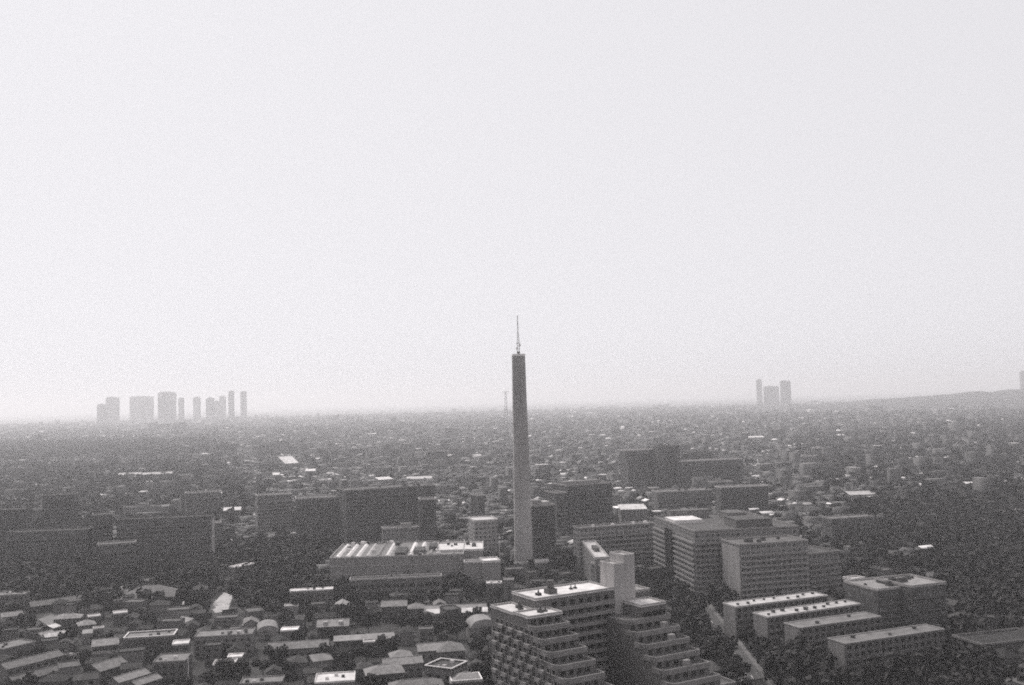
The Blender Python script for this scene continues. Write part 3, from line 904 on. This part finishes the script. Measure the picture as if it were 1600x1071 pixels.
# vaulted hall roofs
for px, py, z, w, d, lab in ((418, 976, 6, 10, 14, 'small hall with a rounded barrel roof beside the brightest white roof'),
                             (752, 970, 8, 13, 12, 'rounded pale barrel roof hall at the foot of the stepped flats')):
    p = at(px, py, z)
    t = thing('vaulted_hall', lab, 'hall', (p.x, p.y, 0), math.radians(15), 'barrel-roofed halls')
    MB().box(-w / 2, w / 2, -d / 2, d / 2, -.2, z - 2).build('wall', 'wall', t, .18)
    m = MB(); n = 12
    for y in (-d / 2 - .3, d / 2 + .3):
        for i in range(n + 1):
            a = math.pi * i / n
            m.v.append((-(w / 2 + .2) * math.cos(a), y, z - 2 + (w * .3) * math.sin(a)))
    m.f = [(i, i + 1, n + 2 + i, n + 1 + i) for i in range(n)] + [tuple(range(n, -1, -1)), tuple(range(n + 1, 2 * n + 2))]
    m.build('vault_roof', 'roof', t, .42)
    MB().box(-1.2, 1.2, -d / 2 - .07, -d / 2 - .004, 0, 2.6).build('door', 'dark_metal', t)
    occupy(p, math.radians(15), -w / 2, w / 2, -d / 2, d / 2, 1)

# ------------------------------------------------------------------ the scattered quarter
VARIANTS = []
for kind, w, d, h in (('gable', 9, 6.8, 5.6), ('gable', 8, 6.2, 5.8), ('gable', 11, 7, 5.4), ('hip', 9, 7.5, 5.6), ('hip', 10.5, 8, 5.8), ('flat', 7.5, 7, 6.4),
                      ('flat', 11, 8, 8.6), ('flat', 6.5, 6.5, 8.8), ('shed', 8, 6.5, 5.4), ('gable', 7, 5.5, 5.5), ('hip', 7.5, 6.8, 5.6), ('gable', 6, 5.5, 6.5)):
    rh = {'gable': d * .25, 'hip': d * .28, 'flat': 0, 'shed': d * .18}[kind]
    VARIANTS.append((kind, (w, d, h), *house_meshes(kind, w, d, h, rh)))


def roof_tone(kind):
    r = random.random()
    if kind == 'flat':
        return random.uniform(.25, .6) if r < .14 else random.uniform(.03, .11)
    return random.uniform(.12, .3) if r < .12 else random.uniform(.015, .065)


def inside(px, py, poly):
    c = False
    for (x0, y0), (x1, y1) in zip(poly, poly[1:] + poly[:1]):
        if (y0 > py) != (y1 > py) and px < (x1 - x0) * (py - y0) / (y1 - y0) + x0:
            c = not c
    return c


# (pixel outline of a wooded patch, how thickly it is planted, share of plots that still hold a house)
WOODS = [([(1480, 845), (1640, 830), (1640, 985), (1500, 968), (1480, 930)], .9, .0),
         ([(1300, 822), (1420, 778), (1640, 765), (1640, 850), (1480, 862), (1330, 880)], .62, .22),
         ([(1045, 1015), (1050, 925), (1135, 925), (1130, 990)], .9, .0),
         ([(430, 905), (545, 925), (700, 915), (760, 925), (640, 936), (480, 948), (430, 950)], .9, .0),
         ([(-20, 868), (330, 868), (450, 850), (515, 850), (500, 885), (430, 965), (330, 968), (200, 952), (100, 955), (-20, 948)], .62, .10),
         ([(-20, 695), (340, 688), (330, 712), (-20, 728)], .9, .05),
         ([(-20, 730), (120, 735), (330, 720), (420, 780), (330, 870), (-20, 870)], .38, .45),
         ([(870, 905), (880, 880), (930, 885), (930, 905)], .9, .0),
         ([(1240, 690), (1640, 650), (1640, 770), (1300, 770)], .35, .7),  # loose trees added over low-rise to carry the lens's edge darkening
         ([(1150, 905), (1340, 880), (1340, 925), (1240, 922), (1150, 932)], .9, .0),
         ([(1120, 985), (1150, 990), (1300, 1060), (1500, 985), (1540, 1080), (1510, 1110), (1215, 1110)], .9, .0)]
CLEAR = [[(60, 966), (200, 910), (330, 878), (347, 884), (212, 922), (77, 980)], [(322, 950), (345, 922), (370, 926), (360, 962), (334, 964)]]


def in_woods(x, y):
    px, py = proj(x, y, 0)
    px += random.gauss(0, 10); py += random.gauss(0, 3)
    return any(inside(px, py, q) and random.random() > hp for q, dn, hp in WOODS) or any(inside(px, py, q) for q in CLEAR)


ORD = ['zeroth', 'first', 'second', 'third', 'fourth', 'fifth', 'sixth', 'seventh', 'eighth', 'ninth', 'tenth', 'eleventh', 'twelfth', 'thirteenth', 'fourteenth', 'fifteenth',
       'sixteenth', 'seventeenth', 'eighteenth', 'nineteenth', 'twentieth']


def ordw(n):
    if n <= 20:
        return ORD[n]
    tens = ['', '', 'twenty', 'thirty', 'forty', 'fifty', 'sixty', 'seventy', 'eighty', 'ninety'][n // 10]
    return tens + ('-' + ORD[n % 10] if n % 10 else 'ieth')


plots = []                                          # (distance, x, y, rz, area, row, along)
for area, org, deg in (('west', (-60, 380), 12), ('east', (120, 380), 23)):
    c, s = math.cos(math.radians(deg)), math.sin(math.radians(deg))
    row = 0
    for j in range(-45, 75):
        v = j * 12.5 + (j // 2) * 4.5
        for i in range(-60, 60):
            u = i * 12.2 + (5 if j % 2 else 0)
            x = org[0] + u * c - v * s + random.uniform(-2.6, 2.6)
            y = org[1] + u * s + v * c + random.uniform(-2.2, 2.2)
            if y < 330 or y > 900:
                continue
            split = 45 + (y - 330) * .05
            if (area == 'west') != (x < split):
                continue
            px, py = proj(x, y, 4)
            if px < -40 or px > 1640 or py > 1110:
                continue
            plots.append((y, x, y, math.radians(deg), area, j, u))
plots.sort()
houses, trees_near, far_plots = [], [], []
for D, x, y, rz, area, j, u in plots:
    if blocked(x, y, 4.5):
        continue
    if in_woods(x, y):
        continue
    r = random.random()
    if r < .60:
        houses.append((D, x, y, rz, area, j, u))
        if random.random() < .5:
            a_ = random.uniform(0, 6.28)
            gx, gy = x + 6.6 * math.cos(a_), y + 6.6 * math.sin(a_)
            if not blocked(gx, gy, 1.0):
                trees_near.append((D, gx, gy, area, j))
    elif r < .92:
        trees_near.append((D, x, y, area, j))
NSOLO = 245
solo, rest_houses = houses[:NSOLO], houses[NSOLO:]
rows = {}
for h in solo:
    rows.setdefault((h[4], h[5]), []).append(h)
keys = {a: sorted(k for k in rows if k[0] == a) for a in ('west', 'east')}
for a, ks in keys.items():
    for ri, k in enumerate(ks, 1):
        members = sorted(rows[k], key=lambda h: -h[6] if a == 'west' else h[6])
        for n, (D, x, y, rz, area, j, u) in enumerate(members, 1):
            kind, dims, wm, rm = random.choice(VARIANTS)
            tone = roof_tone(kind)
            if a == 'east':
                tone = min(tone, .12)
            if a == 'west':
                lab = f'{toneword(tone)} {ROOFWORD[kind]} house, {ordw(n)} out from the stepped flats in the {ordw(ri)} lane'
            else:
                lab = f'{toneword(tone)} {ROOFWORD[kind]} house, {ordw(n)} along the {ordw(ri)} lane around the slab flats'
            turn = random.choice((0, math.pi / 2, -math.pi / 2, math.pi)) + random.gauss(0, .16)
            place_house(wm, rm, dims, x, y, rz + turn, lab, random.uniform(.05, .16), tone, D < 520)


# ------------------------------------------------------------------ vegetation
def crown_arrays(n, rad, hgt, z0, seed, leaf):
    """leaf quads spread through several uneven lobes of one crown; returns verts (n*4,3)."""
    g_ = np.random.default_rng(seed)
    lobes = g_.integers(5, 9)
    lc = np.stack([g_.normal(0, rad * .42, lobes), g_.normal(0, rad * .42, lobes), z0 + hgt * g_.uniform(.3, .78, lobes)], -1)
    lr = rad * g_.uniform(.42, .68, lobes)
    k = g_.integers(0, lobes, n)
    d = g_.normal(0, 1, (n, 3)); d /= np.linalg.norm(d, axis=1)[:, None]
    rr = lr[k] * g_.uniform(.55, 1.08, n)
    p = lc[k] + d * rr[:, None] * np.array([1, 1, hgt / (2.2 * rad)])
    a = d + g_.normal(0, .5, (n, 3)); a /= np.linalg.norm(a, axis=1)[:, None]
    b = np.cross(a, g_.normal(0, 1, (n, 3))); b /= np.linalg.norm(b, axis=1)[:, None]
    c_ = np.cross(a, b)
    s = leaf * g_.uniform(.6, 1.3, n)[:, None]
    return np.stack([p - b * s - c_ * s * .7, p + b * s - c_ * s * .6, p + b * s * .8 + c_ * s, p - b * s * .9 + c_ * s * .8], 1).reshape(-1, 3)


def quads_mesh(name, v, mat):
    n = len(v) // 4
    return from_arrays(name, v, np.arange(n * 4), np.full(n, 4), [mat])


TREES = []
for i in range(5):
    rad, hgt = 3.0 + .35 * i, 6.0 + .7 * i
    cm = quads_mesh('crown', crown_arrays(420, rad, hgt, 1.8, 100 + i, .62), 'leaf')
    tm = MB().tube((0, 0, -.2), (0, 0, 3.2), .32, .2, 7)
    for k in range(4):
        a = k * 1.6 + i
        tm.tube((0, 0, 2.4 + .3 * k), (math.cos(a) * rad * .6, math.sin(a) * rad * .6, 4.2 + .5 * k), .13, .05, 5)
    tk = tm.mesh('trunk'); tk.materials.append(MATS['bark'])
    TREES.append((cm, tk))
trows = {}
for D, x, y, area, j in trees_near[:255]:
    trows.setdefault((area, j), []).append((x, y))
# rows of trees along the road
for k in range(9):
    s = 12 + k * 15
    for side in (-1, 1):
        q = Vector((r0.x, r0.y)) + rd * s + rn.normalized() * side * 8.0
        if not blocked(q.x, q.y, -1):
            trows.setdefault(('road', side), []).append((q.x, q.y))
for a in ('west', 'east', 'road'):
    for ri, k in enumerate(sorted(q for q in trows if q[0] == a), 1):
        for n, (x, y) in enumerate(sorted(trows[k], key=lambda q: abs(q[0] - 20)), 1):
            if a == 'west':
                lab = f'dark tree, {ordw(n)} from the stepped flats in the {ordw(ri)} row of gardens'
            elif a == 'east':
                lab = f'dark leafy tree, {ordw(n)} in the {ordw(ri)} row of gardens round the slab flats'
            else:
                lab = f'dark street tree, {ordw(n)} along the {"inner" if ri == 1 else "outer"} pavement beside the slab flats'
            cm, tk = random.choice(TREES)
            t = thing('tree', lab, 'tree', (x, y, 0), random.uniform(0, 6), 'garden and street trees')
            sc = random.uniform(.75, 1.25)
            t.scale = (sc, sc, sc * random.uniform(.9, 1.15))
            link('crown', cm, t); link('trunk', tk, t)


def scatter_mesh(name, templates, pts, scl, mat, label, cat):
    parts = []
    for k, tv in enumerate(templates):
        sel = np.arange(len(pts)) % len(templates) == k
        P, S = pts[sel], scl[sel]
        if not len(P):
            continue
        ang = rng.uniform(0, 6.28, len(P)); c, s = np.cos(ang), np.sin(ang)
        x = (tv[None, :, 0] * c[:, None] - tv[None, :, 1] * s[:, None]) * S[:, None] + P[:, None, 0]
        y = (tv[None, :, 0] * s[:, None] + tv[None, :, 1] * c[:, None]) * S[:, None] + P[:, None, 1]
        z = tv[None, :, 2] * S[:, None] + 0 * x
        parts.append(np.stack([x, y, z], -1).reshape(-1, 3))
    o = link(name, quads_mesh(name, np.concatenate(parts), mat))
    structure(o, 'stuff', label); o['category'] = cat
    return o


def woods():
    pts = []
    for poly, dens, _hp in WOODS:
        g_ = [at(x, y, 0) for x, y in poly]
        P = [(q.x, q.y) for q in g_]
        x0, x1 = min(p[0] for p in P), max(p[0] for p in P)
        y0, y1 = min(p[1] for p in P), max(p[1] for p in P)
        step = 6.5 if y1 < 1500 else 11
        yy = y0
        while yy < y1:
            xx = x0
            while xx < x1:
                qx, qy = xx + random.uniform(-2.5, 2.5), yy + random.uniform(-2.5, 2.5)
                jx, jy = qx + random.gauss(0, yy * .006), qy + random.gauss(0, yy * .012)
                qp = proj(qx, qy, 0)
                if random.random() < dens and inside(jx, jy, P) and not blocked(qx, qy, 1.0) and not any(inside(*qp, q) for q in CLEAR):
                    pts.append((qx, qy))
                xx += step
            yy += step
    pts = np.array(pts)
    near = pts[:, 1] < 900
    T = [crown_arrays(90, 4.2 + .4 * i, 9 + i, 1.0, 300 + i, 1.25) for i in range(6)]
    scatter_mesh('woodland', T, pts[near], rng.uniform(.6, 1.15, near.sum()), 'leaf', 'dark woodland of broadleaf trees among the flats', 'woodland')
    T = [crown_arrays(26, 5.0, 10, 1.0, 400 + i, 2.6) for i in range(4)]
    far = ~near
    scatter_mesh('distant_woodland', T, pts[far], rng.uniform(.8, 1.4, far.sum()), 'leaf', 'dark band of distant woodland in the haze', 'woodland')


woods()


# ------------------------------------------------------------------ the city beyond: more houses than one can count
def city():
    def region(n, d0, d1, half=.60):
        d = np.sqrt(rng.uniform(d0 ** 2, d1 ** 2, n))
        a = rng.uniform(-half, half, n)
        return d * np.sin(a), d * np.cos(a)
    X, Y, W, Dp, H, R, A = [], [], [], [], [], [], []

    def add(x, y, w, d, h, r, a):
        X.append(x); Y.append(y); W.append(w); Dp.append(d); H.append(h); R.append(r); A.append(a)
    # the rest of the lattice plots
    p = np.array([(h[1], h[2], h[3]) for h in rest_houses])
    n = len(p)
    add(p[:, 0], p[:, 1], rng.uniform(7, 12, n), rng.uniform(6.5, 9, n), rng.uniform(5, 8, n), np.where(rng.random(n) < .6, rng.uniform(1.4, 2.4, n), .06), p[:, 2] + rng.choice([0, 1.571], n))
    for n, d0, d1, s0, s1, h0, h1 in ((23000, 900, 2300, 7, 14, 5, 9), (24000, 2300, 4800, 9, 20, 5.5, 11), (14000, 4800, 9500, 16, 40, 6, 15)):
        x, y = region(n, d0, d1)
        keep = np.array([not (blocked(a, b, 4) or in_woods(a, b)) if b < 1500 else not in_woods(a, b) if b < 3400 and a < -200 else True for a, b in zip(x, y)])
        x, y = x[keep], y[keep]; n = len(x)
        # broad streets: clear strips of a few directions
        u = x * math.cos(.25) + y * math.sin(.25); v = -x * math.sin(.25) + y * math.cos(.25)
        keep = (np.mod(v, 34) > 5) & (np.mod(u, 170) > 9)
        x, y = x[keep], y[keep]; n = len(x)
        w = rng.uniform(s0, s1, n); d = w * rng.uniform(.6, .95, n)
        h = rng.uniform(h0, h1, n)
        tall = rng.random(n) < .03
        h = np.where(tall, h * rng.uniform(1.6, 3.2, n), h); w = np.where(tall, w * 1.7, w)
        ridge = np.where((rng.random(n) < .55) & ~tall, w * rng.uniform(.08, .2, n), .06)
        ang = .2 + .12 * np.sin(x / 700) + rng.choice([0, 1.571], n) + rng.normal(0, .05, n)
        add(x, y, w, d, h, ridge, ang)
    x, y, w, d, h, r, a = (np.concatenate(q) for q in (X, Y, W, Dp, H, R, A))
    n = len(x)
    c, s = np.cos(a), np.sin(a)
    lx = np.stack([-w, w, w, -w, -w, w, w, -w, -w, w], 1) / 2
    ly = np.stack([-d, -d, d, d, -d, -d, d, d, 0 * d, 0 * d], 1) / 2
    lz = np.stack([0 * h - .3] * 4 + [h] * 4 + [h + r] * 2, 1)
    V = np.stack([lx * c[:, None] - ly * s[:, None] + x[:, None], lx * s[:, None] + ly * c[:, None] + y[:, None], lz], -1).reshape(-1, 3)
    tmpl = [0, 1, 5, 4, 1, 2, 6, 5, 2, 3, 7, 6, 3, 0, 4, 7, 4, 5, 9, 8, 6, 7, 8, 9, 5, 6, 9, 7, 4, 8]
    cnt = [4, 4, 4, 4, 4, 4, 3, 3]
    loops = (np.array(tmpl)[None, :] + (np.arange(n) * 10)[:, None]).ravel()
    counts = np.tile(cnt, n)
    midx = np.tile([0, 0, 0, 0, 1, 1, 0, 0], n)
    flat = r < .1
    rt = np.where(flat, rng.uniform(.03, .13, n), rng.uniform(.015, .07, n))
    br = rng.random(n)
    rt = np.where(br < .04, rng.uniform(.5, .85, n), np.where(br < .11, rng.uniform(.18, .38, n), rt))  # brightest share: glints of sky on far roofs put into the tone
    wt = rng.uniform(.03, .10, n)
    tone = np.stack([wt, wt, wt, wt, rt, rt, wt, wt], 1).ravel()
    me = from_arrays('distant_city', V, loops, counts, ['far_wall', 'far_roof'], midx, tone)
    o = link('distant_city', me)
    structure(o, 'stuff', 'sea of small low-rise houses fading into the haze'); o['category'] = 'city'
    # trees amid the far houses
    pts = []
    for n, d0, d1 in ((6500, 900, 2300), (6500, 2300, 5000), (5000, 5000, 9000)):
        tx, ty = region(n, d0, d1)
        pts.append(np.stack([tx, ty], 1))
    pts = np.concatenate(pts + [np.array([(q[1], q[2]) for q in trees_near[255:]])])
    pts = np.array([q for q in pts if q[1] > 1500 or not blocked(q[0], q[1], 2)])
    T = [crown_arrays(24, 4.2, 8, .5, 500 + i, 2.3) for i in range(6)]
    scl = rng.uniform(.7, 1.35, len(pts)) * (1 + np.clip(pts[:, 1] / 5000 - .4, 0, 1))
    scatter_mesh('distant_trees', T, pts, scl, 'leaf', 'dark garden trees scattered through the far low-rise houses', 'trees')


city()


# ------------------------------------------------------------------ mid-rise blocks and bright roofs scattered in the middle distance
def midrise():
    far_roofs = [(451, 723, 18, 24, 26, 38, .8, 'large white sloping roof among the far low-rise houses'), (1180, 683, 12, 40, 12, 8, .85, 'long bright far roof near the wooded rise'),
                 (1247, 690, 10, 18, 12, 5, .85, 'small brilliant far roof beside the long bright one'), (1470, 692, 10, 40, 8, 10, .75, 'thin bright slanting roof over the wooded grounds'),
                 (1525, 694, 10, 14, 10, 5, .85, 'dot-like bright roof over the wooded grounds'), (72, 690, 10, 60, 14, 4, .55, 'pale long roof on the distant woodland band'),
                 (203, 741, 12, 34, 12, 8, .5, 'pale roof strip beyond the old flats, first of two'), (246, 740, 12, 44, 10, 14, .5, 'pale roof strip beyond the old flats, second of two'),
                 (338, 770, 12, 12, 6, 20, .85, 'bright small roof behind the long slab with a pale end'), (363, 796, 14, 16, 5, 12, .85, 'bright thin roof near the pale end wall of the long slab'),
                 (486, 735, 10, 16, 12, 5, .85, 'white roof in the bright scatter behind the dark square block'), (428, 741, 10, 16, 12, 5, .8, 'white roof at the start of the bright scatter'),
                 (600, 748, 12, 20, 14, 30, .75, 'bright angled roof just above the very wide dark block'), (655, 747, 10, 34, 10, 5, .6, 'pale row of roofs above the very wide dark block'),
                 (1347, 771, 10, 30, 12, 5, .5, 'pale long roof before the wooded grounds'), (1418, 769, 8, 26, 6, -25, .8, 'white slanting strip roof inside the wooded grounds'),
                 (1444, 758, 8, 10, 6, 30, .85, 'small white roof inside the wooded grounds'), (1512, 756, 8, 14, 6, -8, .85, 'white small roof at the top of the wooded grounds'),
                 (988, 793, 20, 22, 16, 3, .7, 'white roof of a mid-rise between the dark block and the twelve-storey block'), (583, 678, 10, 34, 14, 0, .8, 'pair of far bright roofs above the city, near'),
                 (737, 712, 10, 36, 10, 8, .6, 'thin bright roof in the haze next to the chimney'), (1370, 748, 8, 14, 8, 10, .6, 'faint pale roof far beyond the slab flats')]
    for px, py, z, w, d, deg, tone, lab in far_roofs:
        p = at(px, py, z)
        t = thing('hall', lab, 'hall', (p.x, p.y, 0), math.radians(deg), 'bright far roofs')
        MB().box(-w / 2, w / 2, -d / 2, d / 2, -.3, z - 1).build('wall', 'wall', t, .12)
        m = MB()
        rise = 9.5 if 'sloping' in lab else 1.5
        m.v = [(-w / 2 - .5, -d / 2 - .5, z - 1), (w / 2 + .5, -d / 2 - .5, z - 1), (w / 2 + .5, d / 2 + .5, z + rise), (-w / 2 - .5, d / 2 + .5, z + rise)]
        m.v += [(x, y, q + .3) for x, y, q in m.v]
        m.f = [(3, 2, 1, 0), (4, 5, 6, 7), (0, 1, 5, 4), (1, 2, 6, 5), (2, 3, 7, 6), (3, 0, 4, 7)]
        m.build('roof', 'roof', t, tone)  # bright tone also carries the sky glint of a far roof
        occupy(p, math.radians(deg), -w / 2, w / 2, -d / 2, d / 2, 1)
    marks = {'the chimney': at(818, 888, 0), 'the striped plant roof': at(630, 860, 20), 'the paired grey towers': at(1020, 765, 0), 'the wooded grounds': at(1450, 820, 0),
             'the long slab with a pale end': at(260, 880, 0), 'the large white sloping roof': at(451, 728, 0)}
    count = {}
    made = 0
    tries = 0
    cand = []
    while made < 70 and tries < 4000:
        tries += 1
        D = math.sqrt(random.uniform(720 ** 2, 2600 ** 2))
        a = random.uniform(-.47, .47)
        x, y = D * math.sin(a), D * math.cos(a)
        if blocked(x, y, 22):
            continue
        h = random.choice((12, 15, 15, 18, 21, 24, 30))
        if D < 1000:
            h = min(h, 18)
        w, d = random.uniform(18, 48), random.uniform(11, 17)
        rz = math.radians(random.choice((4, 12, 20, 14, 8, -6))) + (math.pi / 2 if random.random() < .2 else 0)
        wall, roof = random.choice((.06, .08, .1, .13, .17)), random.choice((.1, .15, .2, .3, .45))
        key = min(marks, key=lambda k: math.hypot(marks[k].x - x, marks[k].y - y))
        cand.append((key, math.hypot(marks[key].x - x, marks[key].y - y), x, y, h, w, d, rz, wall, roof))
        occupy((x, y), rz, 0, w, 0, d, 2)
        made += 1
    for key, dist, x, y, h, w, d, rz, wall, roof in sorted(cand):
        count[key] = count.get(key, 0) + 1
        tw = 'pale' if wall > .12 else 'grey' if wall > .09 else 'dark'
        side = 'beyond' if y > marks[key].y else 'this side of'
        lab = f'{tw} mid-rise block, {ordw(count[key])} from {key}, {side} it'
        t = thing('mid_rise_block', lab, 'apartment block', (x, y, 0), rz, 'scattered mid-rise blocks')
        fill_block(t, w, d, h, wall, roof, 'facade', False, min(.6, roof * 1.4), ((.35, .55, .3, .7, 3, roof),), 0)


midrise()

# ------------------------------------------------------------------ the air
hz = MB().box(-39000, 39000, -9000, 49000, -2, 300)
hm = bpy.data.materials.new('haze'); hm.use_nodes = True
hn, hl = hm.node_tree.nodes, hm.node_tree.links
hn.clear()
ho = hn.new('ShaderNodeOutputMaterial')
pv = hn.new('ShaderNodeVolumePrincipled')
pv.inputs['Color'].default_value = (0.99, 0.975, 0.985, 1)
pv.inputs['Density'].default_value = HAZE_DENSITY
pv.inputs['Anisotropy'].default_value = 0.4
hl.new(pv.outputs[0], ho.inputs['Volume'])
MATS['haze'] = hm
o = hz.build('haze', 'haze')
structure(o, 'stuff', 'pale grey haze hanging over the whole city')
